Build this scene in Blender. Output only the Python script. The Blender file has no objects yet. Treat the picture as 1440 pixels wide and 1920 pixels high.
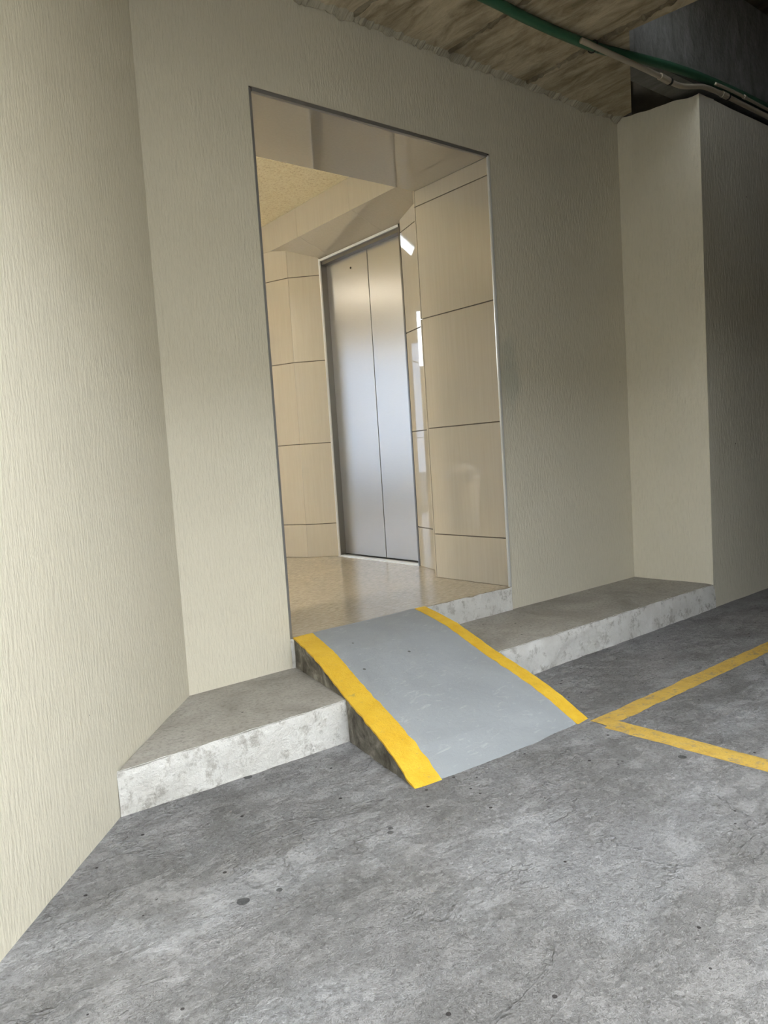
import bpy, bmesh, math, random
from mathutils import Vector, Matrix, noise

# ------------------------------------------------------------------ camera, world, light, exposure
ZO = 0.14                       # the step tread lies this high above the garage floor
sc = bpy.context.scene
col = sc.collection
F_PX = 1384.6                   # focal length in pixels of the 1440x1920 frame
cd = bpy.data.cameras.new('camera'); cam = bpy.data.objects.new('camera', cd); col.objects.link(cam)
cd.sensor_fit = 'HORIZONTAL'; cd.sensor_width = 36.0; cd.lens = F_PX / 1440 * 36.0
cd.clip_start = 0.02; cd.clip_end = 200
CR = Vector((0.78304393, -0.61859388, -0.0646824))
CU = Vector((0.09971928, 0.02221266, 0.99476764))
CF = Vector((0.61392041, 0.78539685, -0.07907922))
cam.matrix_world = Matrix(((CR.x, CU.x, -CF.x, 0.0), (CR.y, CU.y, -CF.y, -2.55),
                           (CR.z, CU.z, -CF.z, 0.837 + ZO), (0, 0, 0, 1)))
sc.camera = cam

world = bpy.data.worlds.new('sky'); sc.world = world; world.use_nodes = True
bg = world.node_tree.nodes['Background']
bg.inputs['Color'].default_value = (0.92, 0.97, 1.01, 1); bg.inputs['Strength'].default_value = 3.2

sc.view_settings.view_transform = 'Standard'; sc.view_settings.look = 'None'
sc.view_settings.gamma = 1.0; sc.view_settings.use_curve_mapping = False
sc.view_settings.exposure = 1.85
sc.cycles.max_bounces = 14; sc.cycles.diffuse_bounces = 6; sc.cycles.glossy_bounces = 6
sc.cycles.transparent_max_bounces = 12

# ------------------------------------------------------------------ helpers
def link_mesh(name, verts, faces, mat, parent=None, smooth=False, origin=None, kind=None, label=None, cat=None, group=None):
    """verts in plan coordinates with the step tread at z = 0"""
    vs = [Vector((v[0], v[1], v[2] + ZO)) for v in verts]
    if origin is None:
        if parent is not None:
            origin = parent.location.copy()
        else:
            lo = [min(v[i] for v in vs) for i in range(3)]; hi = [max(v[i] for v in vs) for i in range(3)]
            origin = Vector(((lo[0] + hi[0]) / 2, (lo[1] + hi[1]) / 2, lo[2]))
    me = bpy.data.meshes.new(name)
    me.from_pydata([tuple(v - origin) for v in vs], [], faces)
    bm = bmesh.new(); bm.from_mesh(me); bmesh.ops.recalc_face_normals(bm, faces=bm.faces); bm.to_mesh(me); bm.free()
    if smooth:
        me.polygons.foreach_set('use_smooth', [True] * len(me.polygons))
    me.materials.append(mat)
    o = bpy.data.objects.new(name, me); col.objects.link(o)
    if parent is not None:
        o.parent = parent; o.location = (0, 0, 0)
        # parents never rotate or scale; grandparents are resolved by storing absolute origins
        o['_abs'] = list(origin)
        pa = Vector(parent['_abs']) if '_abs' in parent else parent.location
        o.location = origin - pa
    else:
        o.location = origin
        o['_abs'] = list(origin)
    tag(o, label, cat, group, kind)
    return o

def tag(o, label=None, cat=None, group=None, kind=None):
    if label: o['label'] = label
    if cat: o['category'] = cat
    if group: o['group'] = group
    if kind: o['kind'] = kind

def thing(name, loc, label, cat, group=None):
    o = bpy.data.objects.new(name, None); col.objects.link(o)
    o.empty_display_size = 0.1
    o.location = (loc[0], loc[1], loc[2] + ZO); o['_abs'] = list(o.location)
    tag(o, label, cat, group)
    return o

class MB:
    def __init__(self): self.v = []; self.f = []
    def add(self, vs, fs):
        b = len(self.v); self.v += [tuple(p) for p in vs]; self.f += [tuple(i + b for i in q) for q in fs]; return self
    def box(self, x0, x1, y0, y1, z0, z1):
        return self.add([(x0,y0,z0),(x1,y0,z0),(x1,y1,z0),(x0,y1,z0),(x0,y0,z1),(x1,y0,z1),(x1,y1,z1),(x0,y1,z1)],
                        [(3,2,1,0),(4,5,6,7),(0,1,5,4),(1,2,6,5),(2,3,7,6),(3,0,4,7)])
    def prism(self, poly, z0, z1):
        n = len(poly)
        return self.add([(p[0],p[1],z0) for p in poly] + [(p[0],p[1],z1) for p in poly],
                        [tuple(range(n-1,-1,-1)), tuple(range(n,2*n))] + [(i,(i+1)%n,n+(i+1)%n,n+i) for i in range(n)])
    def plate(self, O, u, v, n, th, b=0.0015):
        """rectangular tile: front face O, O+u, O+u+v, O+v; n points out of the front; slim bevel on the front edge"""
        O, u, v, n = Vector(O), Vector(u), Vector(v), Vector(n).normalized()
        un, vn = u.normalized() * b, v.normalized() * b
        fr = [O+un+vn, O+u-un+vn, O+u+v-un-vn, O+v+un-vn]
        md = [p - n*b for p in (O, O+u, O+u+v, O+v)]
        bk = [p - n*th for p in (O, O+u, O+u+v, O+v)]
        fs = [(0,1,2,3),(11,10,9,8)]
        for i in range(4):
            j = (i+1) % 4
            fs += [(i,4+i,4+j,j),(4+i,8+i,8+j,4+j)]
        return self.add(fr + md + bk, fs)
    def tube(self, pts, r, seg=10, closed=False):
        pts = [Vector(p) for p in pts]; n = len(pts); rings = []
        rr = r if isinstance(r, (list, tuple)) else [r]*n
        for i, p in enumerate(pts):
            t = ((pts[min(i+1,n-1)] - p).normalized() + (p - pts[max(i-1,0)]).normalized())
            t = t.normalized() if t.length > 1e-6 else Vector((0,0,1))
            a = t.cross(Vector((0,0,1)))
            if a.length < 1e-3: a = t.cross(Vector((0,1,0)))
            a.normalize(); c = a.cross(t)
            rings.append([p + (a*math.cos(2*math.pi*k/seg) + c*math.sin(2*math.pi*k/seg))*rr[i] for k in range(seg)])
        vs = [q for rg in rings for q in rg]; fs = []
        for i in range(n-1):
            for k in range(seg):
                k2 = (k+1) % seg
                fs.append((i*seg+k, i*seg+k2, (i+1)*seg+k2, (i+1)*seg+k))
        fs += [tuple(range(seg-1,-1,-1)), tuple((n-1)*seg+k for k in range(seg))]
        return self.add(vs, fs)
    def lathe(self, c, prof, seg=28):
        vs = []; fs = []; n = len(prof)
        for r, z in prof:
            vs += [(c[0]+r*math.cos(2*math.pi*k/seg), c[1]+r*math.sin(2*math.pi*k/seg), c[2]+z) for k in range(seg)]
        for i in range(n-1):
            for k in range(seg):
                k2 = (k+1) % seg
                fs.append((i*seg+k, i*seg+k2, (i+1)*seg+k2, (i+1)*seg+k))
        fs += [tuple(range(seg-1,-1,-1)), tuple((n-1)*seg+k for k in range(seg))]
        return self.add(vs, fs)
    def build(self, name, mat, parent=None, **k): return link_mesh(name, self.v, self.f, mat, parent, **k)

def lerp(a, b, t): return a + (b - a) * t
def interp(x, xs, ys):
    if x <= xs[0]: return ys[0]
    for i in range(len(xs)-1):
        if x <= xs[i+1]: return lerp(ys[i], ys[i+1], (x-xs[i])/(xs[i+1]-xs[i]))
    return ys[-1]

# ------------------------------------------------------------------ materials
class Mat:
    def __init__(self, name, color=(0.5,0.5,0.5), rough=0.6, metal=0.0, spec=0.5):
        self.m = bpy.data.materials.new(name); self.m.use_nodes = True
        self.nt = self.m.node_tree; self.n = self.nt.nodes; self.l = self.nt.links
        self.p = self.n['Principled BSDF']
        self.p.inputs['Base Color'].default_value = (*color, 1); self.p.inputs['Roughness'].default_value = rough
        self.p.inputs['Metallic'].default_value = metal; self.p.inputs['Specular IOR Level'].default_value = spec
        self.pos = self.n.new('ShaderNodeNewGeometry').outputs['Position']
        self.bump_prev = None
    def coords(self, scale=(1,1,1), rotz=0.0):
        mp = self.n.new('ShaderNodeMapping'); self.l.new(self.pos, mp.inputs['Vector'])
        mp.inputs['Scale'].default_value = scale; mp.inputs['Rotation'].default_value = (0,0,rotz)
        return mp.outputs['Vector']
    def noise(self, scale, sc3=(1,1,1), detail=4, rough=0.55, dist=0.0, rotz=0.0):
        t = self.n.new('ShaderNodeTexNoise'); self.l.new(self.coords(sc3, rotz), t.inputs['Vector'])
        t.inputs['Scale'].default_value = scale; t.inputs['Detail'].default_value = detail
        t.inputs['Roughness'].default_value = rough; t.inputs['Distortion'].default_value = dist
        return t.outputs['Fac']
    def voronoi(self, scale, sc3=(1,1,1), feature='F1', rnd=1.0):
        t = self.n.new('ShaderNodeTexVoronoi'); t.feature = feature
        self.l.new(self.coords(sc3), t.inputs['Vector']); t.inputs['Scale'].default_value = scale
        t.inputs['Randomness'].default_value = rnd
        return t
    def ramp(self, fac, stops, mode='LINEAR'):
        r = self.n.new('ShaderNodeValToRGB'); self.l.new(fac, r.inputs['Fac']); e = r.color_ramp
        e.interpolation = mode
        while len(e.elements) < len(stops): e.elements.new(0.5)
        for q, (p, c) in zip(e.elements, stops):
            q.position = p; q.color = (*c, 1) if isinstance(c, (tuple, list)) else (c, c, c, 1)
        return r.outputs['Color']
    def mix(self, fac, a, b, mode='MIX'):
        m = self.n.new('ShaderNodeMix'); m.data_type = 'RGBA'; m.blend_type = mode
        for k, s in ((0, fac), (6, a), (7, b)):
            if isinstance(s, (int, float)): m.inputs[k].default_value = s if k == 0 else (s, s, s, 1)
            elif isinstance(s, tuple): m.inputs[k].default_value = (*s, 1)
            else: self.l.new(s, m.inputs[k])
        return m.outputs[2]
    def math(self, op, a, b=0.0, c=None):
        m = self.n.new('ShaderNodeMath'); m.operation = op
        for k, s in enumerate((a, b) if c is None else (a, b, c)):
            if isinstance(s, (int, float)): m.inputs[k].default_value = s
            else: self.l.new(s, m.inputs[k])
        return m.outputs[0]
    def color(self, s): self.l.new(s, self.p.inputs['Base Color'])
    def rough(self, s): self.l.new(s, self.p.inputs['Roughness'])
    def bump(self, h, dist=0.002, strength=1.0):
        b = self.n.new('ShaderNodeBump'); b.inputs['Strength'].default_value = strength
        b.inputs['Distance'].default_value = dist; self.l.new(h, b.inputs['Height'])
        if self.bump_prev: self.l.new(self.bump_prev, b.inputs['Normal'])
        self.bump_prev = b.outputs['Normal']; self.l.new(b.outputs['Normal'], self.p.inputs['Normal'])

def make_stucco(name, color):
    M = Mat(name, color, 0.62, spec=0.35)
    big = M.noise(1.3, detail=5)
    c = M.mix(M.ramp(big, [(0.3, 0.0), (0.7, 1.0)]), tuple(v*0.94 for v in color), color)
    streak = M.noise(120, (1, 1, 0.17), detail=3)
    c = M.mix(M.ramp(streak, [(0.30, 0.22), (0.55, 0.0)]), c, tuple(v*0.75 for v in color))
    # little dark knocks and specks in the plaster
    v = M.voronoi(5.0)
    dots = M.math('MULTIPLY', M.math('LESS_THAN', v.outputs['Distance'], 0.022), M.math('GREATER_THAN', M.noise(2.3), 0.52))
    c = M.mix(dots, c, (0.10, 0.085, 0.07))
    M.color(c)
    M.bump(streak, 0.0050, 0.75)
    M.bump(M.noise(260, (1, 1, 0.4), detail=2), 0.0014, 0.5)
    M.bump(M.noise(4, detail=2), 0.012, 0.35)
    return M
CREAM = (0.735, 0.695, 0.585)
stucco = make_stucco('cream_stucco', CREAM).m

def make_main_stucco():
    M = make_stucco('cream_stucco_with_smudge', CREAM)
    src = M.p.inputs['Base Color'].links[0].from_socket
    # a rubbed grey-green patch beside the doorway (x 2.8..2.95 m, z 1.0..1.4 m) and a grimy low band on the wall
    mp = M.n.new('ShaderNodeMapping'); M.l.new(M.pos, mp.inputs['Vector'])
    mp.inputs['Location'].default_value = (-2.86*9, 0, -(1.17+ZO)*4.2); mp.inputs['Scale'].default_value = (9, 0.0, 4.2)
    ln = M.n.new('ShaderNodeVectorMath'); ln.operation = 'LENGTH'; M.l.new(mp.outputs['Vector'], ln.inputs[0])
    d = M.math('ADD', ln.outputs['Value'], M.math('MULTIPLY', M.math('SUBTRACT', M.noise(9, detail=6), 0.5), 1.6))
    c = M.mix(M.ramp(d, [(0.35, 0.55), (0.95, 0.0)]), src, (0.50, 0.53, 0.47))
    M.color(c)
    return M.m
stucco_main = make_main_stucco()

def make_floor():
    M = Mat('rough_garage_concrete', rough=0.8, spec=0.35)
    big = M.noise(0.9, detail=6, rough=0.6)
    c = M.ramp(big, [(0.28, (0.245, 0.236, 0.235)), (0.50, (0.335, 0.327, 0.33)), (0.72, (0.405, 0.40, 0.415))])
    mid = M.noise(5.5, (1, 1, 1), detail=8, rough=0.68, dist=0.2)
    c = M.mix(M.ramp(mid, [(0.35, 0.55), (0.62, 0.0)]), c, (0.17, 0.165, 0.16))
    # trowelled film, slightly bluish
    film = M.ramp(M.noise(2.2, (0.7, 1.4, 1), detail=7, rough=0.62, dist=0.3, rotz=0.4), [(0.50, 0.0), (0.60, 0.55)])
    c = M.mix(film, c, (0.415, 0.418, 0.43))
    fine = M.noise(95, detail=4, rough=0.7)
    c = M.mix(M.ramp(fine, [(0.30, 0.6), (0.52, 0.0)]), c, (0.115, 0.11, 0.105))
    c = M.mix(M.ramp(M.noise(140, detail=2), [(0.62, 0.0), (0.74, 0.5)]), c, (0.50, 0.49, 0.475))
    # round dark gum spots
    v = M.voronoi(4.3)
    spot = M.math('MULTIPLY', M.math('LESS_THAN', M.math('ADD', v.outputs['Distance'], M.math('MULTIPLY', fine, 0.02)), 0.072), M.math('GREATER_THAN', M.noise(1.7, detail=1), 0.46))
    c = M.mix(M.math('MULTIPLY', spot, 0.8), c, (0.07, 0.07, 0.07))
    v2 = M.voronoi(17)
    pit = M.math('MULTIPLY', M.math('LESS_THAN', v2.outputs['Distance'], 0.085), M.math('GREATER_THAN', M.noise(4.0, detail=2), 0.50))
    c = M.mix(pit, c, (0.055, 0.05, 0.05))
    M.color(c)
    rough_zone = M.ramp(M.noise(1.6, detail=5), [(0.38, 0.35), (0.6, 1.0)])
    ridge = M.noise(10, (0.7, 1.3, 1), detail=8, rough=0.72, dist=0.35, rotz=0.35)
    M.bump(M.math('MULTIPLY', M.ramp(ridge, [(0.46, 0.0), (0.56, 1.0)]), rough_zone), 0.012, 0.9)
    M.bump(M.math('MULTIPLY', M.noise(70, detail=5, rough=0.75), rough_zone), 0.020, 1.0)
    # lips and tongues left by the trowel: thin raised lines along contours of a slow noise
    lip = M.ramp(M.noise(2.6, (0.8, 1.25, 1), detail=5, rough=0.6, dist=0.4, rotz=0.5), [(0.470, 0.0), (0.492, 1.0), (0.500, 0.15), (0.56, 0.0)])
    lipmask = M.ramp(M.noise(3.7, detail=3), [(0.46, 0.0), (0.56, 1.0)])
    M.bump(M.math('MULTIPLY', lip, lipmask), 0.012, 0.9)
    M.bump(M.noise(190, detail=3), 0.005, 0.8)
    return M.m
floor_mat = make_floor()

asphalt = Mat('dark_asphalt', (0.13, 0.125, 0.118), 0.9).m

def make_tread():
    M = Mat('worn_step_concrete', rough=0.75, spec=0.35)
    c = M.ramp(M.noise(3.5, detail=7, rough=0.65, dist=0.5), [(0.30, (0.205, 0.19, 0.17)), (0.52, (0.31, 0.29, 0.26)), (0.75, (0.40, 0.385, 0.355))])
    c = M.mix(M.ramp(M.noise(80, detail=4, rough=0.7), [(0.32, 0.55), (0.52, 0)]), c, (0.13, 0.12, 0.105))
    v2 = M.voronoi(14)
    pit = M.math('MULTIPLY', M.math('LESS_THAN', v2.outputs['Distance'], 0.07), M.math('GREATER_THAN', M.noise(5.0, detail=2), 0.55))
    M.color(M.mix(pit, c, (0.06, 0.055, 0.05)))
    M.bump(M.noise(12, detail=7, rough=0.65), 0.008, 0.6); M.bump(M.noise(120, detail=3), 0.0025, 0.6)
    return M.m
tread_mat = make_tread()

def make_riser():
    M = Mat('peeling_white_paint', rough=0.7, spec=0.35)
    paint = M.ramp(M.noise(6, detail=6, rough=0.62), [(0.3, (0.72, 0.705, 0.68)), (0.6, (0.88, 0.875, 0.86))])
    bare = M.ramp(M.noise(22, detail=5), [(0.35, (0.36, 0.34, 0.31)), (0.65, (0.58, 0.56, 0.53))])
    peel = M.noise(17, (1, 1, 0.9), detail=12, rough=0.80, dist=0.0)
    M.color(M.mix(M.ramp(peel, [(0.515, 0.0), (0.60, 0.8)]), paint, bare))
    M.bump(peel, 0.012, 0.8); M.bump(M.noise(45, detail=5, rough=0.65), 0.009, 0.7)
    return M.m
riser_mat = make_riser()

def make_ramp_paint():
    M = Mat('grey_painted_deck', rough=0.55, spec=0.45)
    c = M.ramp(M.noise(2.4, detail=6, rough=0.6, dist=0.4), [(0.3, (0.245, 0.262, 0.28)), (0.55, (0.295, 0.315, 0.335)), (0.75, (0.35, 0.37, 0.39))])
    c = M.mix(M.ramp(M.noise(26, (0.5, 1.3, 1), detail=5, dist=2.0), [(0.60, 0.0), (0.74, 0.3)]), c, (0.56, 0.57, 0.58))
    v2 = M.voronoi(9)
    pit = M.math('MULTIPLY', M.math('LESS_THAN', v2.outputs['Distance'], 0.055), M.math('GREATER_THAN', M.noise(4.0, detail=2), 0.5))
    M.color(M.mix(pit, c, (0.09, 0.09, 0.09)))
    M.bump(M.noise(30, (0.6, 1.4, 1), detail=5, dist=1.5), 0.003, 0.55); M.bump(M.noise(6, detail=3), 0.008, 0.4)
    M.bump(M.noise(150, detail=2), 0.0015, 0.5)
    return M.m
deck_mat = make_ramp_paint()

def make_yellow(name, a, b, wear, under):
    M = Mat(name, rough=0.55, spec=0.4)
    c = M.ramp(M.noise(14, detail=5, rough=0.65), [(0.3, a), (0.65, b)])
    c = M.mix(M.ramp(M.noise(34, detail=8, rough=0.75, dist=0.5), [(wear, 0.0), (wear+0.10, 0.85)]), c, under)
    M.color(c); M.bump(M.noise(60, detail=6, rough=0.7), 0.010, 0.9); M.bump(M.noise(180, detail=2), 0.003, 0.7)
    return M.m
yellow = make_yellow('yellow_edge_paint', (0.74, 0.43, 0.02), (0.83, 0.54, 0.045), 0.60, (0.50, 0.35, 0.10))
yellow_worn = make_yellow('worn_yellow_road_paint', (0.50, 0.31, 0.055), (0.63, 0.42, 0.085), 0.53, (0.24, 0.21, 0.15))

def make_side():
    M = Mat('stained_bare_concrete', rough=0.85, spec=0.3)
    c = M.ramp(M.noise(9, detail=8, rough=0.7, dist=0.5), [(0.36, (0.07, 0.062, 0.048)), (0.52, (0.20, 0.185, 0.155)), (0.66, (0.46, 0.43, 0.37))])
    M.color(c); M.bump(M.noise(25, detail=8, rough=0.7), 0.014, 0.9)
    return M.m
side_mat = make_side()

def make_tile(name, color, rough=0.04, spec=0.75):
    M = Mat(name, color, rough, spec=0.5); M.p.inputs['IOR'].default_value = 1.7; M.p.inputs['Coat Weight'].default_value = 1.0; M.p.inputs['Coat IOR'].default_value = 1.6; M.p.inputs['Coat Roughness'].default_value = 0.02
    g = M.noise(85, (1, 1, 0.04), detail=4, rough=0.6)
    c = M.mix(M.ramp(g, [(0.3, 0.0), (0.7, 1.0)]), tuple(v*0.95 for v in color), tuple(min(1, v*1.03) for v in color))
    M.color(c)
    return M.m
TILE = (0.405, 0.362, 0.298)
tile_mat = make_tile('polished_beige_tile', TILE)
grout = Mat('dark_brown_grout', (0.075, 0.058, 0.045), 0.8).m

def make_granite():
    M = Mat('polished_lobby_granite', rough=0.16, spec=0.5)
    c = M.ramp(M.noise(62, (0.5, 1.3, 1), detail=6, rough=0.7, dist=0.25, rotz=0.65), [(0.32, (0.30, 0.245, 0.165)), (0.5, (0.43, 0.365, 0.27)), (0.68, (0.56, 0.49, 0.38))])
    c = M.mix(M.ramp(M.noise(2.0, detail=5), [(0.35, 0.25), (0.6, 0.0)]), c, (0.32, 0.26, 0.19))
    M.color(c); M.rough(M.ramp(M.noise(14, detail=4), [(0.3, 0.13), (0.7, 0.22)]))
    return M.m
granite = make_granite()

def make_steel(name, base, rough, ax):
    M = Mat(name, base, rough, metal=1.0)
    g = M.noise(1.0, ax, detail=3)
    c = M.mix(g, tuple(v*0.93 for v in base), tuple(min(1, v*1.05) for v in base)); M.color(c)
    return M
steel_door = make_steel('brushed_steel_door', (0.60, 0.595, 0.585), 0.30, (30, 30, 900))
steel_door.p.inputs['Anisotropic'].default_value = 0.6
steel_door = steel_door.m
steel_frame = make_steel('steel_frame', (0.22, 0.21, 0.20), 0.28, (400, 400, 15)).m
alu = Mat('aluminium_edge', (0.72, 0.73, 0.74), 0.32, metal=0.45).m
alu_dark = Mat('dull_grey_edge', (0.30, 0.30, 0.31), 0.38, metal=0.6).m
black = Mat('black_plastic', (0.02, 0.02, 0.02), 0.5).m

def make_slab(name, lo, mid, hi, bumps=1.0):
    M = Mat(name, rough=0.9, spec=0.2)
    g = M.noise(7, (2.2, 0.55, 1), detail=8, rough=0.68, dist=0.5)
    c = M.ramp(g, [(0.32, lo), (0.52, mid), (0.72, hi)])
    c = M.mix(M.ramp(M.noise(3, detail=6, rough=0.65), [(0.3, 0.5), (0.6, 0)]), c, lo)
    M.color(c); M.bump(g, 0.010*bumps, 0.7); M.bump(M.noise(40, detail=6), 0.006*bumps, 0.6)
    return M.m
slab_mat = make_slab('board_marked_concrete', (0.20, 0.165, 0.105), (0.45, 0.385, 0.275), (0.62, 0.55, 0.41))
beam_mat = make_slab('grey_beam_concrete', (0.13, 0.13, 0.12), (0.20, 0.20, 0.19), (0.27, 0.27, 0.26), 0.6)
dark_mat = make_slab('dark_concrete', (0.05, 0.042, 0.03), (0.08, 0.068, 0.05), (0.12, 0.10, 0.075), 0.6)  # very dark brown concrete for the bay, gap fill, shaft and rear walls
mortar = make_slab('crumbly_mortar', (0.26, 0.235, 0.18), (0.42, 0.39, 0.31), (0.52, 0.49, 0.41), 0.8)

dark_ridge = make_slab('dirty_mortar_ridge', (0.07, 0.058, 0.04), (0.20, 0.17, 0.12), (0.40, 0.36, 0.28), 0.8)
def make_ceiling_plaster():
    M = Mat('speckled_yellow_plaster', rough=0.85, spec=0.2)
    s = M.noise(70, detail=4, rough=0.65)
    M.color(M.ramp(s, [(0.30, (0.58, 0.47, 0.29)), (0.45, (0.80, 0.71, 0.50)), (0.7, (0.88, 0.81, 0.61))]))
    M.bump(s, 0.006, 0.7)
    return M.m
plaster = make_ceiling_plaster()
white_wall = Mat('white_lobby_paint', (0.78, 0.75, 0.67), 0.5).m
green_pipe = Mat('green_conduit', (0.035, 0.115, 0.065), 0.45).m
beige_pipe = Mat('beige_conduit', (0.42, 0.37, 0.29), 0.5).m
grey_plastic = Mat('pale_grey_plastic', (0.70, 0.70, 0.70), 0.35).m
brown_plastic = Mat('brown_chair_plastic', (0.20, 0.155, 0.11), 0.4).m

def make_glass(name, tint):
    m = bpy.data.materials.new(name); m.use_nodes = True; nt = m.node_tree
    nt.nodes.remove(nt.nodes['Principled BSDF'])
    t = nt.nodes.new('ShaderNodeBsdfTransparent'); t.inputs['Color'].default_value = (*tint, 1); g = nt.nodes.new('ShaderNodeBsdfGlossy'); g.inputs['Roughness'].default_value = 0.02
    mx = nt.nodes.new('ShaderNodeMixShader'); fr = nt.nodes.new('ShaderNodeFresnel'); fr.inputs['IOR'].default_value = 1.45
    nt.links.new(fr.outputs[0], mx.inputs[0]); nt.links.new(t.outputs[0], mx.inputs[1]); nt.links.new(g.outputs[0], mx.inputs[2])
    nt.links.new(mx.outputs[0], nt.nodes['Material Output'].inputs['Surface'])
    return m
glass = make_glass('tinted_glass', (0.44, 0.475, 0.53)); clear_glass = make_glass('clear_glass', (0.9, 0.92, 0.92))

# ------------------------------------------------------------------ measured plan (metres, step tread z = 0)
XL, XR, ZT, ZB = 1.4754, 2.7748, 2.242, 0.1198      # doorway
XJ, YJ = 2.763, 0.537                               # inner end of the doorway's right reveal
XLC, XC, XW, YS = 1.036, 3.871, 3.891, -0.4793      # wall corners, step front
ZC = 2.648                                          # underside of the slab
XE, YEN, YEF, ZET = 2.992, 0.943, 1.831, 2.226      # lift front
A = (2.828, 1.991); B = (2.745, 2.193)              # faceted wall left of the lift
ZTOP = 3.25
YBACK = 4.7; XLOB = -1.3; ZLC = 2.512               # lobby back wall, left wall, ceiling

def floor_h(x, y):
    b = interp(x, [0.2, 0.62, 0.96, 1.385, 2.37, 2.95, 3.9, 4.5], [-0.131, -0.131, -0.142, -0.149, -0.145, -0.142, -0.132, -0.131])
    b = lerp(b, -0.137, min(1, max(0, (-0.48 - y) / 0.5)))
    n = noise.fractal(Vector((x*1.3, y*1.3, 3.1)), 0.9, 2.0, 4) * 0.0035 + noise.noise(Vector((x*9, y*14, 0.7))) * 0.0012
    if x < -0.8 or x > 5 or y < -3: n *= 0.3
    return b + n

# ------------------------------------------------------------------ the setting: floor and walls
def axis(lo, a, b, hi, fine, coarse):
    out = []; t = lo
    while t < a - 1e-6: out.append(t); t += coarse
    t = a
    while t < b - 1e-6: out.append(t); t += fine
    t = b
    while t < hi: out.append(t); t += coarse
    out.append(hi); return out
xs = axis(-14, -0.7, 4.9, 12, 0.028, 1.0); ys = axis(-3.7, -2.7, -0.2, -0.19, 0.028, 0.5)
vs = [(x, y, floor_h(x, y)) for y in ys for x in xs]; nx = len(xs)
fs = [(j*nx+i, j*nx+i+1, (j+1)*nx+i+1, (j+1)*nx+i) for j in range(len(ys)-1) for i in range(nx-1)]
link_mesh('floor', vs, fs, floor_mat, smooth=True, kind='structure', label='rough grey concrete garage floor with dark spots')

MB().box(-14, 12, -18, -3.7, -0.3, -0.15).build('floor_drive', asphalt, kind='structure', label='unseen dark asphalt drive outside the garage')  # unseen ground, tone set for the light it bounces onto the walls
# doorway wall
w = MB()
w.box(XLC-0.4, XL, 0, YJ, -0.3, ZTOP).box(XR+0.014, XC+0.15, 0, YJ, -0.3, ZTOP).box(XL, XR+0.014, 0, YJ, ZT+0.014, ZTOP)
w.build('wall_back', stucco_main, kind='structure', label='cream stucco wall pierced by the tall lobby doorway')

# angled left wall, runs from the corner towards the viewer
ld = Vector((0.217-1.036, -0.921+0.0, 0)).normalized(); ln_ = Vector((-ld.y, ld.x, 0))
if ln_.x > 0: ln_ = -ln_
p0 = Vector((XLC, 0, 0)) - ld*0.0; p1 = p0 + ld*5.2
q0 = p0 + ln_*0.25; q1 = p1 + ln_*0.25
MB().prism([p0, p1, q1, q0], -0.3, ZTOP).build('wall_left', stucco, kind='structure', label='cream stucco wall angled towards the viewer at left')

# return and the wall beyond it
def wall_top(t): return 2.655 - 0.045*t + noise.noise(Vector((t*6, 1.7, 0)))*0.012
rv = []; N = 16
for i in range(N+1):
    t = i/N; x = lerp(XC, XW, t); y = lerp(0, YS+0.003, t); z = wall_top(t)
    rv += [(x, y, -0.3), (x, y, z), (x+0.16, y, z+0.01), (x+0.16, y, -0.3)]
rf = []
for i in range(N):
    a = i*4; b = a+4
    rf += [(a, b, b+1, a+1), (a+1, b+1, b+2, a+2), (a+2, b+2, b+3, a+3)]
rf += [(0,1,2,3), (N*4+3, N*4+2, N*4+1, N*4)]
link_mesh('wall_return', rv, rf, stucco, kind='structure', label='narrow cream stucco return beside the raised ledge')
wr = MB(); n = 30; x0, x1 = XW, 9.0
vs = []; fs = []
for i in range(n+1):
    x = lerp(x0+0.001, x1, i/n); z = 2.612 + noise.noise(Vector((x*5, 3.3, 0)))*0.006
    vs += [(x, YS, -0.3), (x, YS, z), (x, YS+0.003, z), (x, YS+0.003, -0.3)]
for i in range(n):
    a = i*4; b = a+4
    fs += [(a, b, b+1, a+1), (a+1, b+1, b+2, a+2), (a+2, b+2, b+3, a+3)]
fs += [(0,1,2,3), (n*4+3, n*4+2, n*4+1, n*4)]
link_mesh('wall_right', vs, fs, stucco, kind='structure', label='shadowed cream stucco wall at the far right')

# garage ceiling: slab with diagonal broken edge, higher dark bay beyond, beam over the far wall
SLAB_Y, SLAB_X = -1.5, 2.1      # the slab stops here: open sky beyond, left of SLAB_X
slab_poly = [(-6, 0.0), (3.866, 0.0), (3.845, -0.111), (3.106, -0.584), (3.157, -0.882), (3.22, -1.2), (3.26, SLAB_Y), (-6, SLAB_Y)]
ceil = MB().prism(slab_poly, ZC, ZC+0.24).build('ceiling', slab_mat, kind='structure', label='board marked concrete slab over the garage entrance')
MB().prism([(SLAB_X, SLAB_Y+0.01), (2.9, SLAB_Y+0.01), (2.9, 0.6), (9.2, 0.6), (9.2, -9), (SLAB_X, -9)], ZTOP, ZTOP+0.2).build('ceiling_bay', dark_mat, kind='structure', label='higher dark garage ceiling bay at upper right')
MB().box(3.32, 9.0, -0.47, -0.31, 2.655, ZTOP).build('wall_beam', beam_mat, kind='structure', label='grey concrete beam above the far right wall')
MB().box(-6, 3.1, SLAB_Y-0.22, SLAB_Y-0.001, 2.22, ZC+0.24).build('ceiling_sky_blocker', slab_mat, kind='structure', label='unseen beam added at the slab edge to cut sky light')  # unseen downstand added to keep sky light off the upper walls
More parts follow.
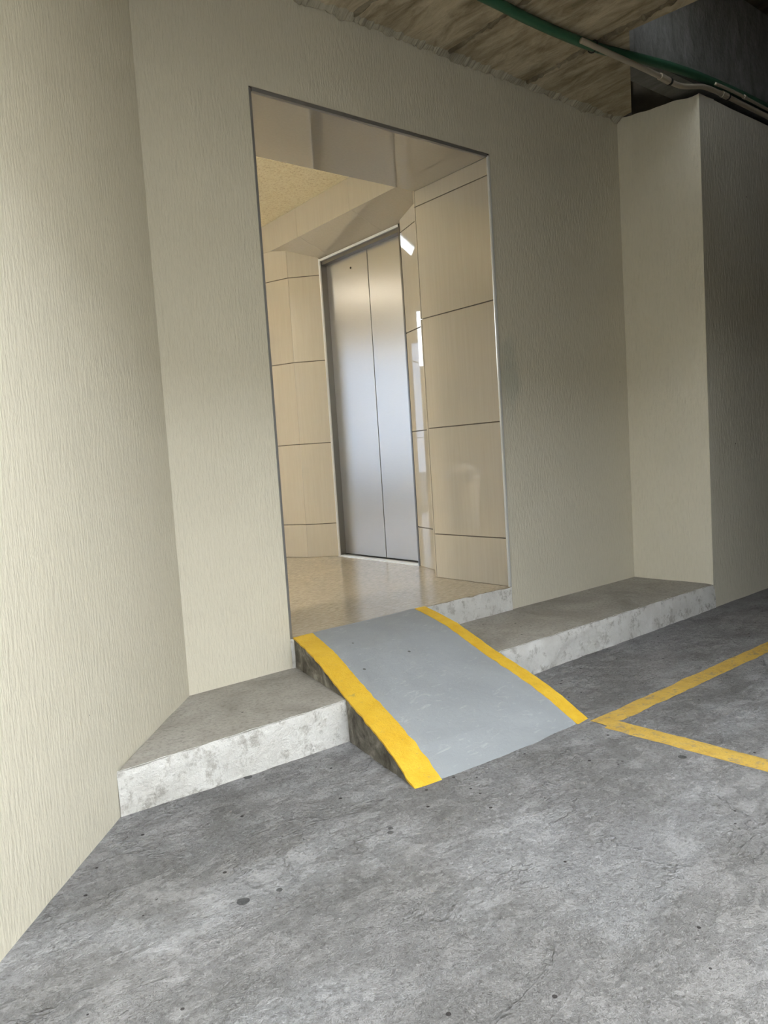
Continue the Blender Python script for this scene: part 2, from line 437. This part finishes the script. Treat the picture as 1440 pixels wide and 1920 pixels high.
# garage side behind and to the right of the viewer
MB().box(SLAB_X, SLAB_X+0.2, -9, -2.1, -0.2, ZTOP).build('wall_side_blocker', stucco, kind='structure', label='unseen wall added behind the viewer to shade the right side')  # unseen divider added to shade the return and the far right wall
MB().box(4.06, 9.0, YS+0.02, 0.6, -0.2, 2.60).box(4.06, 9.0, -0.30, 0.6, 2.60, ZTOP-0.001).build('wall_gap_fill', dark_mat, kind='structure', label='dark fill added behind the far right wall to close the gap to the sky')  # added fill that stops sky light leaking over the far right wall
MB().box(-12, SLAB_X, -6.7, -6.5, -0.2, 5.1).build('wall_sky_blocker', side_mat, kind='structure', label='unseen wall added across the drive to block low sky')  # unseen wall added to block low sky and steepen the light falloff
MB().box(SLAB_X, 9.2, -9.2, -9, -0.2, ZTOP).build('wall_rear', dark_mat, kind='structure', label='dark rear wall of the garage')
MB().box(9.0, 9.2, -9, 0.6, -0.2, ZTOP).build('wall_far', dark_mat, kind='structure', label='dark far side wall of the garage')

# crumbly mortar along the slab and wall joint, and along the form-board joints
def rough_strip(path_fn, n, wd, dp, seed, nm, mat, par):
    vs = []; fs = []; random.seed(seed)
    for i in range(n+1):
        t = i/n; p, side = path_fn(t)
        k = 0.30 + 0.95*abs(noise.noise(Vector((t*13, seed, 0)))) + 0.7*abs(noise.noise(Vector((t*57, seed, 4)))) + 0.3*abs(noise.noise(Vector((t*190, seed, 8))))
        a = p - side*wd*k*0.5; b = p + side*wd*k*0.7; m = p + side*wd*0.35*noise.noise(Vector((t*31, seed, 6)))
        vs += [(a.x, a.y, a.z), (m.x, m.y, m.z - dp*k), (b.x, b.y, b.z)]
    for i in range(n):
        a = i*3; b = a+3
        fs += [(a, b, b+1, a+1), (a+1, b+1, b+2, a+2)]
    return link_mesh(nm, vs, fs, mat, par)
rough_strip(lambda t: (Vector((lerp(1.70, 3.86, t), -0.008, ZC+0.002)), Vector((0, -1, 0))), 520, 0.06, 0.026, 1.3, 'mortar_bead', mortar, ceil)
for k, xb in enumerate((1.98, 2.52, 3.055)):
    rough_strip(lambda t, xb=xb: (Vector((xb+0.006*math.sin(9*t), lerp(-0.03, -0.85 if xb > 3 else -1.4, t), ZC+0.001)), Vector((1, 0, 0))), 80, 0.034, 0.022, 5.1+k, 'board_ridge', dark_ridge, ceil)

# ------------------------------------------------------------------ lobby shell
MB().prism([(XLOB, YJ), (XL, YJ), (XL, 0.0), (XR+0.01, 0.0), (XJ+0.3, YJ), (3.2, YJ), (3.2, YBACK), (XLOB, YBACK)], -0.2, ZB).build('floor_lobby', granite, kind='structure', label='polished speckled beige lobby floor')
MB().box(XLOB-0.2, 3.4, YJ, YBACK+0.2, ZLC, ZLC+0.2).build('ceiling_lobby', plaster, kind='structure', label='warm speckled plaster lobby ceiling')
WY0, WY1, WZ0, WZ1 = 0.8, 2.2, 0.35, 2.4
MB().box(XLOB-0.2, XLOB, YJ, WY0, -0.2, ZLC).box(XLOB-0.2, XLOB, WY1, YBACK+0.2, -0.2, ZLC).box(XLOB-0.2, XLOB, WY0, WY1, -0.2, WZ0).box(XLOB-0.2, XLOB, WY0, WY1, WZ1, ZLC).build('wall_lobby_left', white_wall, kind='structure', label='pale lobby wall out of sight to the left')
MB().box(XLOB-0.2, XLC-0.4, YJ-0.2, YJ, -0.2, ZLC).build('wall_lobby_front', white_wall, kind='structure', label='pale inner lobby wall beside the doorway')
# back wall with a tall glazed door and a high window
GX0, GX1, GZ1 = -0.9, 1.15, 2.2
HX0, HX1, HZ0, HZ1 = 1.9, 2.95, 1.75, 2.44
bw = MB()
bw.box(XLOB, GX0, YBACK, YBACK+0.2, -0.2, ZLC).box(GX0, GX1, YBACK, YBACK+0.2, GZ1, ZLC).box(GX0, GX1, YBACK, YBACK+0.2, -0.2, ZB)
bw.box(GX1, HX0, YBACK, YBACK+0.2, -0.2, ZLC).box(HX0, HX1, YBACK, YBACK+0.2, -0.2, HZ0).box(HX0, HX1, YBACK, YBACK+0.2, HZ1, ZLC).box(HX1, 3.4, YBACK, YBACK+0.2, -0.2, ZLC)
bw.build('wall_lobby_back', white_wall, kind='structure', label='pale rear lobby wall with glazing')
d1 = MB(); fw = 0.05
for a in (GX0, (GX0+GX1)/2-fw/2, GX1-fw): d1.box(a, a+fw, YBACK+0.05, YBACK+0.11, ZB, GZ1)
d1.box(GX0, GX1, YBACK+0.05, YBACK+0.11, GZ1-fw, GZ1).box(GX0, GX1, YBACK+0.05, YBACK+0.11, ZB, ZB+fw)
d1 = d1.build('door_1', alu, kind='structure', label='glazed aluminium lobby entrance door')
for a, b in ((GX0+fw, (GX0+GX1)/2-fw/2), ((GX0+GX1)/2+fw/2, GX1-fw)):
    MB().box(a, b, YBACK+0.075, YBACK+0.081, ZB+fw, GZ1-fw).build('pane', glass, d1)
w1 = MB()
for a in (HX0, (HX0+HX1)/2-0.02, HX1-0.04): w1.box(a, a+0.04, YBACK+0.05, YBACK+0.1, HZ0, HZ1)
w1.box(HX0, HX1, YBACK+0.05, YBACK+0.1, HZ0, HZ0+0.04).box(HX0, HX1, YBACK+0.05, YBACK+0.1, HZ1-0.04, HZ1)
w1 = w1.build('window_1', alu, kind='structure', label='high bright lobby window')
for a, b in ((HX0+0.04, (HX0+HX1)/2-0.02), ((HX0+HX1)/2+0.02, HX1-0.04)):
    MB().box(a, b, YBACK+0.07, YBACK+0.076, HZ0+0.04, HZ1-0.04).build('pane', clear_glass, w1)
w2 = MB()
for a in (WY0, (WY0+WY1)/2-0.02, WY1-0.04): w2.box(XLOB-0.12, XLOB-0.07, a, a+0.04, WZ0, WZ1)
w2.box(XLOB-0.12, XLOB-0.07, WY0, WY1, WZ0, WZ0+0.04).box(XLOB-0.12, XLOB-0.07, WY0, WY1, WZ1-0.04, WZ1)
w2 = w2.build('window_fill_light', alu, kind='structure', label='unseen side window added to let daylight into the lobby')  # unseen window put in to brighten the lobby ceiling and facets
for a, b in ((WY0+0.04, (WY0+WY1)/2-0.02), ((WY0+WY1)/2+0.02, WY1-0.04)):
    MB().box(XLOB-0.10, XLOB-0.094, a, b, WZ0+0.04, WZ1-0.04).build('pane', clear_glass, w2)
MB().box(-14, XLOB-0.2, 0.1, YBACK+0.2, -0.25, ZB-0.02).build('floor_bounce', Mat('sandy_bounce_ground', (0.58, 0.50, 0.36), 0.8).m, kind='structure', label='unseen sandy ground added to bounce daylight into the lobby side window')  # added ground that bounces daylight up to the lobby ceiling
# ground outside the lobby
MB().box(-14, 12, YBACK+0.2, 18, -0.25, ZB-0.02).build('floor_outside', floor_mat, kind='structure', label='paved ground outside the lobby door')

# ------------------------------------------------------------------ doorway reveals in polished tile
G_NEAR = [ZB, 0.367, 0.9583, 1.5582, 2.158, ZT]
G_FAR = [ZB, 0.360, 0.939, 1.519, 2.109, 2.318]
GAP = 0.0045
def tile_stack(par, P0, P1, zs, nrm, th=0.010, inset=0.0, mat=None):
    P0 = Vector((P0[0], P0[1], 0)); P1 = Vector((P1[0], P1[1], 0)); u = P1 - P0; ui = u.normalized()*inset
    for k in range(len(zs)-1):
        z0 = zs[k] + (GAP/2 if k else 0.001); z1 = zs[k+1] - (GAP/2 if k < len(zs)-2 else 0.0005)
        MB().plate(P0 + ui + Vector((0,0,z0)), u - 2*ui, (0,0,z1-z0), nrm, th).build('tile', mat or tile_mat, par)
def facet_normal(P0, P1, toward):
    d = Vector((P1[0]-P0[0], P1[1]-P0[1], 0)); n = Vector((-d.y, d.x, 0)).normalized()
    m = Vector((toward[0]-P0[0], toward[1]-P0[1], 0))
    return n if n.dot(m) > 0 else -n
LOBBY_PT = (1.0, 1.5)
def backing(name, P0, P1, z0, z1, nrm, label, off=0.007, th=0.05):
    P0 = Vector((P0[0], P0[1], 0)); P1 = Vector((P1[0], P1[1], 0)); a = P0 - nrm*off; b = P1 - nrm*off
    return MB().prism([a, b, b - nrm*th, a - nrm*th], z0, z1).build(name, grout, kind='structure', label=label)

nj = facet_normal((XR, 0), (XJ, YJ), LOBBY_PT)
j = backing('wall_jamb', (XR, 0.004), (XJ, YJ-0.004), ZB, ZT, nj, 'right reveal of the doorway clad in five glossy taupe tiles', th=0.008)
tile_stack(j, (XR, 0.006), (XJ, YJ), G_NEAR, nj)
# end return of the reveal, then the splay beside the lift
R0 = (2.868, 0.548); R1 = (2.986, 0.936)
ne = Vector((0, 1, 0))
e_ = backing('wall_jamb_end', (XJ+0.012, YJ+0.012), (R0[0]+0.05, YJ+0.012), ZB, 2.30, ne, 'short tiled end of the doorway reveal')
tile_stack(e_, (XJ, YJ+0.012), (R0[0]+0.05, YJ+0.012), G_NEAR[:-1] + [2.30], ne)
ns = facet_normal(R0, R1, LOBBY_PT)
s_ = backing('wall_splay', R0, R1, ZB, 2.31, ns, 'narrow mirror-like tiled splay between reveal and lift')
tile_stack(s_, R0, R1, G_NEAR[:-1] + [2.31], ns)
# left reveal
nl = Vector((1, 0, 0))
l_ = backing('wall_jamb_left', (XL, 0.004), (XL, YJ-0.004), ZB, ZT, nl, 'left reveal of the doorway clad in tile', off=-0.002, th=0.001)
tile_stack(l_, (XL+0.012, 0.006), (XL+0.012, YJ), G_NEAR, nl)
# lintel soffit
so = MB().box(XL, XR+0.012, 0.004, YJ, ZT+0.0125, ZT+0.0138).build('ceiling_lintel', grout, kind='structure', label='glossy tiled underside of the doorway lintel')
MB().plate((XL, 0.006, ZT), (XR-XL-0.002, 0, 0), (0, YJ-0.006, 0), (0, 0, -1), 0.012).build('tile', tile_mat, so)
# faceted tiled wall left of the lift
E_ = (XE, YEF)
for nm, P0, P1, top, lab in (('wall_facet_1', E_, A, 2.318, 'tiled facet next to the left edge of the lift'),
                             ('wall_facet_2', A, B, 2.318, 'tiled facet farther left of the lift'),
                             ('wall_facet_3', B, (2.742, 2.52), 2.318, 'tiled facet behind the doorway edge')):
    nn = facet_normal(P0, P1, LOBBY_PT)
    f_ = backing(nm, P0, P1, ZB, top, nn, lab)
    tile_stack(f_, P0, P1, G_FAR, nn, inset=0.0006)
nn = Vector((0, 1, 0))
f_ = backing('wall_facet_4', (2.742, 2.52), (3.2, 2.52), ZB, 2.318, nn, 'tiled back of the faceted pier'); tile_stack(f_, (2.742, 2.52), (3.2, 2.52), G_FAR, nn)
MB().box(3.2, 3.4, YJ, YBACK+0.2, -0.2, ZLC).build('wall_lobby_right', white_wall, kind='structure', label='pale lobby wall behind the lift')
# bulkhead over the lift and its sloping soffit
bk = MB().box(XR+0.011, 3.2, YJ+0.02, YBACK, 2.335, ZLC).build('wall_bulkhead', grout, kind='structure', label='tiled bulkhead band above the lift')
ycur = YJ+0.013
while ycur < YBACK-0.05:
    y2 = min(ycur+0.6, YBACK)
    MB().plate((XR, ycur, 2.318), (0, y2-ycur-0.0012, 0), (0, 0, ZLC-2.319), (-1, 0, 0), 0.010, 0.0006).build('tile', tile_mat, bk)
    ycur = y2
sl = Vector((XE+0.03-XR, 0, (2.226-0.012)-2.318)); nsl = Vector((sl.z, 0, -sl.x)).normalized()
if nsl.z > 0: nsl = -nsl
ss = MB().add([(XR+0.013, YJ+0.02, 2.334), (XE+0.2, YJ+0.02, 2.235), (XE+0.2, 2.52, 2.235), (XR+0.013, 2.52, 2.334)], [(0,1,2,3)]).build('ceiling_soffit', grout, kind='structure', label='sloping tiled soffit over the lift doors')
ycur = YJ+0.013
for y2 in (1.13, 1.73, 2.33, 2.52):
    MB().plate((XR+0.0005, ycur, 2.318), (0, y2-ycur-0.0012, 0), sl, nsl, 0.010, 0.0006).build('tile', tile_mat, ss)
    ycur = y2

# metal edging around the doorway
r = 0.0085
MB().tube([(XR-0.001, -0.002, ZB), (XR-0.001, -0.002, ZT)], r, 8).build('trim_1', alu, kind='structure', label='bright aluminium edging on the right side of the doorway')
MB().box(XL+0.012, XR-0.008, -0.004, 0.012, ZT-0.004, ZT+0.010).build('trim_2', alu_dark, kind='structure', label='grey metal edging along the doorway head')
MB().box(XL-0.001, XL+0.008, -0.003, 0.01, ZB, ZT+0.006).build('trim_3', alu_dark, kind='structure', label='thin grey metal edging on the left side of the doorway')

# ------------------------------------------------------------------ lift
lift = thing('elevator_door', (XE, (YEN+YEF)/2, ZB), 'brushed steel two panel elevator door seen through the doorway', 'elevator')
XD = XE + 0.052
fr = MB()
fr.box(XE-0.004, XD+0.05, YEF-0.012, YEF+0.001, ZB, ZET-0.012).build('door_jamb', steel_frame, lift, label='dark steel jamb on the far side of the lift')
MB().box(XE-0.006, XE+0.004, YEF-0.013, YEF+0.002, ZB, ZET-0.01).build('frame_edge', alu, lift)
MB().box(XE-0.004, XD+0.05, YEN-0.001, YEN+0.012, ZB, ZET-0.012).build('door_jamb', steel_frame, lift)
hd = MB().box(XE-0.004, XD+0.05, YEN, YEF, ZET-0.027, ZET-0.012).build('header', alu, lift, label='bright steel header over the lift doors')
MB().box(XE+0.010, XD+0.05, YEN+0.012, YEF-0.012, ZET-0.052, ZET-0.027).build('header_groove', steel_frame, hd)
ysm = 1.352
p_far = MB().plate((XD, YEF-0.012, ZB+0.016), (0, -(YEF-0.012-ysm), 0), (0, 0, ZET-0.050-ZB-0.016), (-1, 0, 0), 0.02, 0.001).build('door_panel', steel_door, lift)
p_near = MB().plate((XD+0.003, ysm-0.0035, ZB+0.016), (0, -(ysm-0.0035-YEN-0.012), 0), (0, 0, ZET-0.050-ZB-0.016), (-1, 0, 0), 0.02, 0.001).build('door_panel', steel_door, lift)
MB().tube([(XD+0.0005, 1.535, 2.095), (XD-0.003, 1.535, 2.095)], 0.007, 14).build('keyhole', black, p_far, label='small dark release keyhole')
sill = MB().box(XE-0.012, XD+0.05, YEN, YEF, ZB-0.004, ZB+0.004).build('sill', alu, lift, label='ribbed aluminium lift sill')
for k in range(3):
    xx = XE + 0.004 + k*0.013
    MB().box(xx, xx+0.006, YEN+0.013, YEF-0.013, ZB+0.004, ZB+0.008).build('rib', alu, sill)
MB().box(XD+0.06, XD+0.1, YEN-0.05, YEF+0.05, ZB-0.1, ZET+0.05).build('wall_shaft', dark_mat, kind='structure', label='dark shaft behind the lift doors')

# ------------------------------------------------------------------ step, sill and ramp
LX = 0.622       # left end of the step front against the angled wall
step = thing('concrete_step', (2.2, YS/2, -0.14), 'low concrete ledge with peeling white riser along the wall', 'step')
# tread: gently uneven
def tread_poly_x0(y): return lerp(LX, XLC, (y-YS)/(0-YS)) - 0.004
nxs, nys = 120, 16; vs = []; fs = []
for jj in range(nys+1):
    y = lerp(YS, -0.001, jj/nys); xa = tread_poly_x0(y); xb = lerp(XW, XC, (y-YS)/(-YS)) + 0.03
    for i in range(nxs+1):
        x = lerp(xa, xb, i/nxs)
        e = 0.0 if jj else -0.004 - 0.006*max(0, noise.noise(Vector((x*11, 0, 9)))) 
        yy = y + (0.004*noise.noise(Vector((x*14, 2, 0))) if jj == 0 else 0)
        vs.append((x, yy, e + 0.0015*noise.noise(Vector((x*4, y*6, 2)))))
nb = len(vs); w_ = nxs+1
for jj in range(nys):
    for i in range(nxs): fs.append((jj*w_+i, jj*w_+i+1, (jj+1)*w_+i+1, (jj+1)*w_+i))
link_mesh('tread', vs, fs, tread_mat, step, smooth=True)
# riser: chipped along both edges
vs = []; fs = []; n = 220; rows = 7
for jj in range(rows+1):
    for i in range(n+1):
        x = lerp(LX-0.012, XW+0.012, i/n); t = jj/rows
        z = lerp(-0.17, -0.002, t)
        y = YS - 0.004 + 0.005*noise.fractal(Vector((x*13, z*13, 5)), 0.7, 2, 4)
        if jj == rows: y += 0.006 + 0.006*max(0, noise.noise(Vector((x*15, 1, 1)))); z -= 0.006*max(0, noise.noise(Vector((x*11, 0, 9))))
        vs.append((x, y, z))
for jj in range(rows):
    for i in range(n): fs.append((jj*(n+1)+i, jj*(n+1)+i+1, (jj+1)*(n+1)+i+1, (jj+1)*(n+1)+i))
link_mesh('riser', vs, fs, riser_mat, step, smooth=True)
MB().prism([(LX-0.01, YS+0.012), (XW, YS+0.012), (XC, -0.002), (XLC, -0.002)], -0.2, -0.012).build('core', side_mat, step)

# white chipped riser below the doorway
vs = []; fs = []; n = 90; rows = 6
for jj in range(rows+2):
    for i in range(n+1):
        x = lerp(XL-0.004, XR+0.004, i/n); t = min(1, jj/rows); z = lerp(-0.02, ZB-0.001, t)
        y = -0.007 + 0.004*noise.fractal(Vector((x*12, z*12, 8)), 0.8, 2, 3)
        chip = max(0, noise.noise(Vector((x*13, 4, 1))))
        if jj >= rows-1: y += 0.005*chip; z -= 0.010*chip*(jj >= rows)
        if jj == rows+1: y = 0.03; z = ZB + 0.0012
        vs.append((x, y, z))
for jj in range(rows+1):
    for i in range(n): fs.append((jj*(n+1)+i, jj*(n+1)+i+1, (jj+1)*(n+1)+i+1, (jj+1)*(n+1)+i))
link_mesh('door_sill', vs, fs[:n*rows], riser_mat, smooth=True, label='chipped white riser under the doorway, right of the ramp', cat='door sill')

RP_Y = [0.0, -0.02, -0.12, -0.25, -0.375, -0.5, -0.635, -0.75, -0.85, -0.93, -1.0]
RP_Z = [0.1215, 0.1215, 0.108, 0.084, 0.047, 0.009, -0.024, -0.054, -0.086, -0.122, -0.150]
def ramp_z(s, left): 
    y = -s
    k = 0.945 if left else 1.0
    return interp(-y/k, [-q for q in RP_Y], RP_Z)
def ramp_pt(s, t, lift=0.0):
    """s 0..1 down the ramp, t 0..1 across"""
    toe = lerp(-0.955, -1.003, min(1, t*2.2)) + 0.010*noise.noise(Vector((t*7, 3, 1)))*(s > 0.9)
    y = s*toe + 0.004
    xl = lerp(1.487, 1.305, s); xr = lerp(2.187, 2.080, s)
    x = lerp(xl, xr, t)
    z = interp(s, [-q for q in RP_Y], RP_Z) + 0.002*noise.noise(Vector((x*4, y*4, 6)))
    return Vector((x, y, z + lift))
ramp = thing('wheelchair_ramp', (1.8, -0.5, -0.14), 'short grey painted concrete ramp with bright yellow edges leading to the doorway', 'ramp')
def sheet(name, t0, t1, s0, s1, lift, th, mat, jitter, ns=60, ntt=10, seed=0, down=None):
    vs = []; fs = []
    for i in range(ns+1):
        s = lerp(s0, s1, i/ns)
        ja = jitter[0]*noise.noise(Vector((s*26, seed, 0))); jb = jitter[1]*noise.noise(Vector((s*26, seed+5, 0)))
        for k in range(ntt+1):
            t = lerp(t0+ja, t1+jb, k/ntt); vs.append(tuple(ramp_pt(s, t, lift)))
    top = len(vs)
    for i in range(ns+1):
        for k in range(ntt+1):
            p = vs[i*(ntt+1)+k]; vs.append((p[0], p[1], p[2]-th if down is None else min(0.0015 if p[1] > YS-0.006 else down, p[2]-0.004)))
    W_ = ntt+1
    for i in range(ns):
        for k in range(ntt):
            a = i*W_+k; fs.append((a, a+1, a+1+W_, a+W_))
    for i in range(ns):
        for k in (0, ntt):
            a = i*W_+k; fs.append((a, a+W_, a+W_+top, a+top))
    for k in range(ntt):
        for i in (0, ns):
            a = i*W_+k; fs.append((a, a+1, a+1+top, a+top))
    return link_mesh(name, vs, fs, mat, ramp, smooth=False)
sheet('ramp_body', 0.004, 0.996, 0.0, 0.985, -0.004, 0, side_mat, (0.006, 0.006), 60, 14, 2, down=-0.18)
dk = sheet('deck', 0.11, 0.93, 0.0, 1.0, 0.001, 0.006, deck_mat, (0.0, 0.0), 60, 30, 3)
sheet('edge_stripe', 0.0, 0.127, 0.012, 1.0, 0.0035, 0.007, yellow, (0.006, 0.007), 90, 6, 11)
sheet('edge_stripe', 0.915, 1.0, 0.012, 0.985, 0.0035, 0.007, yellow, (0.007, 0.005), 90, 6, 21)

# ------------------------------------------------------------------ painted bay lines on the floor
def bay_line(name, P0, P1, hw0, hw1, label, seed):
    P0 = Vector((*P0, 0)); P1 = Vector((*P1, 0)); d = (P1-P0); L = d.length; d.normalize(); s = Vector((-d.y, d.x, 0))
    n = int(L/0.03); m = 4; vs = []; fs = []
    for i in range(n+1):
        t = i/n; hw = lerp(hw0, hw1, t)
        a = -hw + 0.008*noise.noise(Vector((t*L*9, seed, 0))) + 0.004*noise.noise(Vector((t*L*40, seed, 2)))
        b = hw + 0.008*noise.noise(Vector((t*L*9, seed+3, 0))) + 0.004*noise.noise(Vector((t*L*40, seed+3, 2)))
        for k in range(m+1):
            p = P0 + d*(t*L) + s*lerp(a, b, k/m); vs.append((p.x, p.y, floor_h(p.x, p.y) + (0.0022 if 0 < k < m else 0.0005)))
    for i in range(n):
        for k in range(m): a = i*(m+1)+k; fs.append((a, a+1, a+m+2, a+m+1))
    return link_mesh(name, vs, fs, yellow_worn, smooth=True, label=label, cat='floor marking', group='bay lines')
bay_line('parking_line', (2.065, -1.030), (8.5, -1.030), 0.038, 0.036, 'worn yellow floor line running along the ledge into the dark', 1)
bay_line('parking_line', (2.088, -1.062), (2.20, -3.4), 0.042, 0.045, 'worn yellow floor line crossing the floor at lower right', 7)

# ------------------------------------------------------------------ conduits under the slab
def smooth_path(pts, it=2):
    pts = [Vector(p) for p in pts]
    for _ in range(it):
        out = [pts[0]]
        for a, b in zip(pts, pts[1:]): out += [a*0.75 + b*0.25, a*0.25 + b*0.75]
        out.append(pts[-1]); pts = out
    return pts
gp = smooth_path([(0.6, -0.44, 2.626), (1.6, -0.435, 2.626), (2.385, -0.435, 2.626), (2.607, -0.425, 2.624), (3.027, -0.440, 2.622), (3.253, -0.475, 2.632), (3.685, -0.495, 2.672), (4.179, -0.497, 2.695), (4.722, -0.497, 2.698), (8.8, -0.497, 2.70)])
gc = thing('conduit', (3.0, -0.44, 2.60), 'green pipe running under the concrete slab', 'pipe')
MB().tube(gp, 0.021, 12).build('pipe', green_pipe, gc, smooth=True)
for x, y, z in ((3.03, -0.443, 2.624), (2.2, -0.435, 2.626)):
    cl = MB(); ring = [(x + 0.003*math.sin(3*q), y + 0.0255*math.cos(q), z + 0.0255*math.sin(q)) for q in [2*math.pi*k/16 for k in range(17)]]
    cl.tube(ring, 0.0032, 6); cl.tube([(x, y-0.02, z-0.012), (x-0.012, y-0.035, z-0.045)], 0.003, 6)
    cl.build('cable_tie', black, gc)
bp_ = smooth_path([(2.90, -0.475, 2.60), (3.001, -0.488, 2.590), (3.236, -0.492, 2.590), (3.47, -0.492, 2.592), (3.60, -0.492, 2.588), (3.69, -0.492, 2.590), (3.797, -0.494, 2.614), (3.899, -0.496, 2.640), (4.004, -0.496, 2.648), (4.122, -0.496, 2.650), (4.48, -0.496, 2.648), (4.698, -0.496, 2.648), (8.8, -0.496, 2.65)])
bc = thing('conduit', (3.8, -0.49, 2.58), 'beige conduit bending over the wall corner below the green pipe', 'pipe')
MB().tube(bp_, 0.0125, 12).build('pipe', beige_pipe, bc, smooth=True)
for a, b in (((3.50, -0.492, 2.591), (3.58, -0.492, 2.5885)), ((4.10, -0.496, 2.650), (4.16, -0.496, 2.650))):
    MB().tube([a, b], 0.0165, 12).build('coupler', beige_pipe, bc)
MB().tube([(4.158, -0.496, 2.650), (4.170, -0.496, 2.650)], 0.0178, 12).build('clamp', black, bc)
MB().tube([(3.586, -0.492, 2.5885), (3.596, -0.492, 2.588)], 0.0180, 12).build('clamp', black, bc)
tc = thing('conduit', (4.4, -0.515, 2.64), 'thin beige conduit lying beside the larger one at far right', 'pipe')
MB().tube(smooth_path([(4.00, -0.512, 2.672), (4.15, -0.514, 2.676), (4.311, -0.514, 2.677), (4.677, -0.514, 2.672), (8.8, -0.514, 2.672)]), 0.008, 10).build('pipe', beige_pipe, tc, smooth=True)
MB().tube([(4.31, -0.514, 2.677), (4.33, -0.514, 2.677)], 0.0115, 10).build('coupler', beige_pipe, tc)

# ------------------------------------------------------------------ things in the lobby, seen in the polished tiles
bn = thing('waste_bin', (0.70, 2.24, ZB), 'pale grey swing top waste bin mirrored in the right doorway tiles', 'bin')
MB().lathe((0.70, 2.24, ZB), [(0.115, 0.0), (0.12, 0.01), (0.15, 0.43), (0.152, 0.44)], 32).build('body', grey_plastic, bn, smooth=True)
ld_ = MB().lathe((0.70, 2.24, ZB), [(0.160, 0.43), (0.162, 0.455), (0.150, 0.49), (0.11, 0.545), (0.05, 0.572), (0.005, 0.576)], 32).build('lid', grey_plastic, bn, smooth=True)
MB().box(0.61, 0.79, 2.082, 2.10, ZB+0.465, ZB+0.53).build('swing_flap', Mat('darker_grey_plastic', (0.36, 0.36, 0.37), 0.4).m, ld_)

ch = thing('armchair', (2.42, 4.25, ZB), 'brown plastic armchair mirrored in the tiled splay beside the elevator', 'chair')
cx, cy, cz = 2.42, 4.25, ZB
for sx in (-1, 1):
    for sy in (-1, 1):
        MB().tube([(cx+sx*0.25, cy+sy*0.24, cz), (cx+sx*0.215, cy+sy*0.20, cz+0.42)], [0.016, 0.022], 8).build('leg', brown_plastic, ch)
    MB().tube(smooth_path([(cx+sx*0.26, cy+0.24, cz+0.66), (cx+sx*0.28, cy, cz+0.655), (cx+sx*0.27, cy-0.20, cz+0.63), (cx+sx*0.25, cy-0.24, cz+0.55), (cx+sx*0.225, cy-0.21, cz+0.42)]), 0.024, 8).build('armrest', brown_plastic, ch)
st = MB().plate((cx-0.24, cy-0.24, cz+0.44), (0.48, 0, 0), (0, 0.46, 0), (0, 0, 1), 0.03, 0.008).build('seat', brown_plastic, ch)
br = MB(); vs = []; fs = []
for jj in range(9):
    t = jj/8; z = cz + 0.44 + 0.44*t; hw = 0.22 + 0.03*math.sin(t*3.1); yb = cy + 0.21 + 0.12*t
    for k in range(9):
        u = k/4 - 1; vs.append((cx + u*hw, yb - 0.04*u*u, z + 0.02*(1-u*u)*t)); 
n0 = len(vs); vs += [(a, b+0.018, c) for a, b, c in vs]
for jj in range(8):
    for k in range(8):
        a = jj*9+k; fs += [(a, a+1, a+10, a+9), (n0+a, n0+a+9, n0+a+10, n0+a+1)]
edge = [k for k in range(9)] + [jj*9+8 for jj in range(1, 9)] + [72+k for k in range(7, -1, -1)] + [jj*9 for jj in range(7, 0, -1)]
for a, b in zip(edge, edge[1:]+edge[:1]): fs.append((a, b, n0+b, n0+a))
link_mesh('backrest', vs, fs, brown_plastic, ch, smooth=True)

# fill lamps added to light the lobby, out of sight behind the doorway wall
em = bpy.data.materials.new('warm_fill_diffuser'); em.use_nodes = True
pe = em.node_tree.nodes['Principled BSDF']; pe.inputs['Base Color'].default_value = (0.9, 0.85, 0.75, 1)
pe.inputs['Emission Color'].default_value = (1.0, 0.91, 0.75, 1); pe.inputs['Emission Strength'].default_value = 1.6
lx, ly = 1.3, 3.45
lamp = thing('fill_lamp', (lx, ly, ZLC-0.07), 'unseen round warm lamp added to light the lobby', 'lamp')  # added warm fill, placed where it stays out of view
MB().lathe((lx, ly, ZLC-0.03), [(0.32, 0.0), (0.33, 0.01), (0.33, 0.03)], 40).build('housing', grey_plastic, lamp)
MB().lathe((lx, ly, ZLC-0.07), [(0.10, 0.0), (0.24, 0.008), (0.30, 0.025), (0.31, 0.04)], 40).build('diffuser', em, lamp, smooth=True)
tube_em = em.copy(); tube_em.name = 'warm_fill_tube'
tube_em.node_tree.nodes['Principled BSDF'].inputs['Emission Strength'].default_value = 74.0
bt = thing('fill_tube_lamp', (-0.3, 0.68, ZLC-0.12), 'unseen tube lamp added by the lobby front wall to light the facets', 'lamp')  # added tube, set to light the facets while sparing the right reveal
MB().box(-1.02, 0.42, 0.645, 0.715, ZLC-0.045, ZLC-0.001).build('housing', grey_plastic, bt)
MB().tube([(-0.96, 0.68, ZLC-0.085), (0.36, 0.68, ZLC-0.085)], 0.019, 14).build('tube', tube_em, bt, smooth=True)
for ex in (-0.99, 0.36): MB().box(ex, ex+0.03, 0.655, 0.705, ZLC-0.11, ZLC-0.045).build('lamp_holder', grey_plastic, bt)

for o in bpy.data.objects:
    if '_abs' in o: del o['_abs']
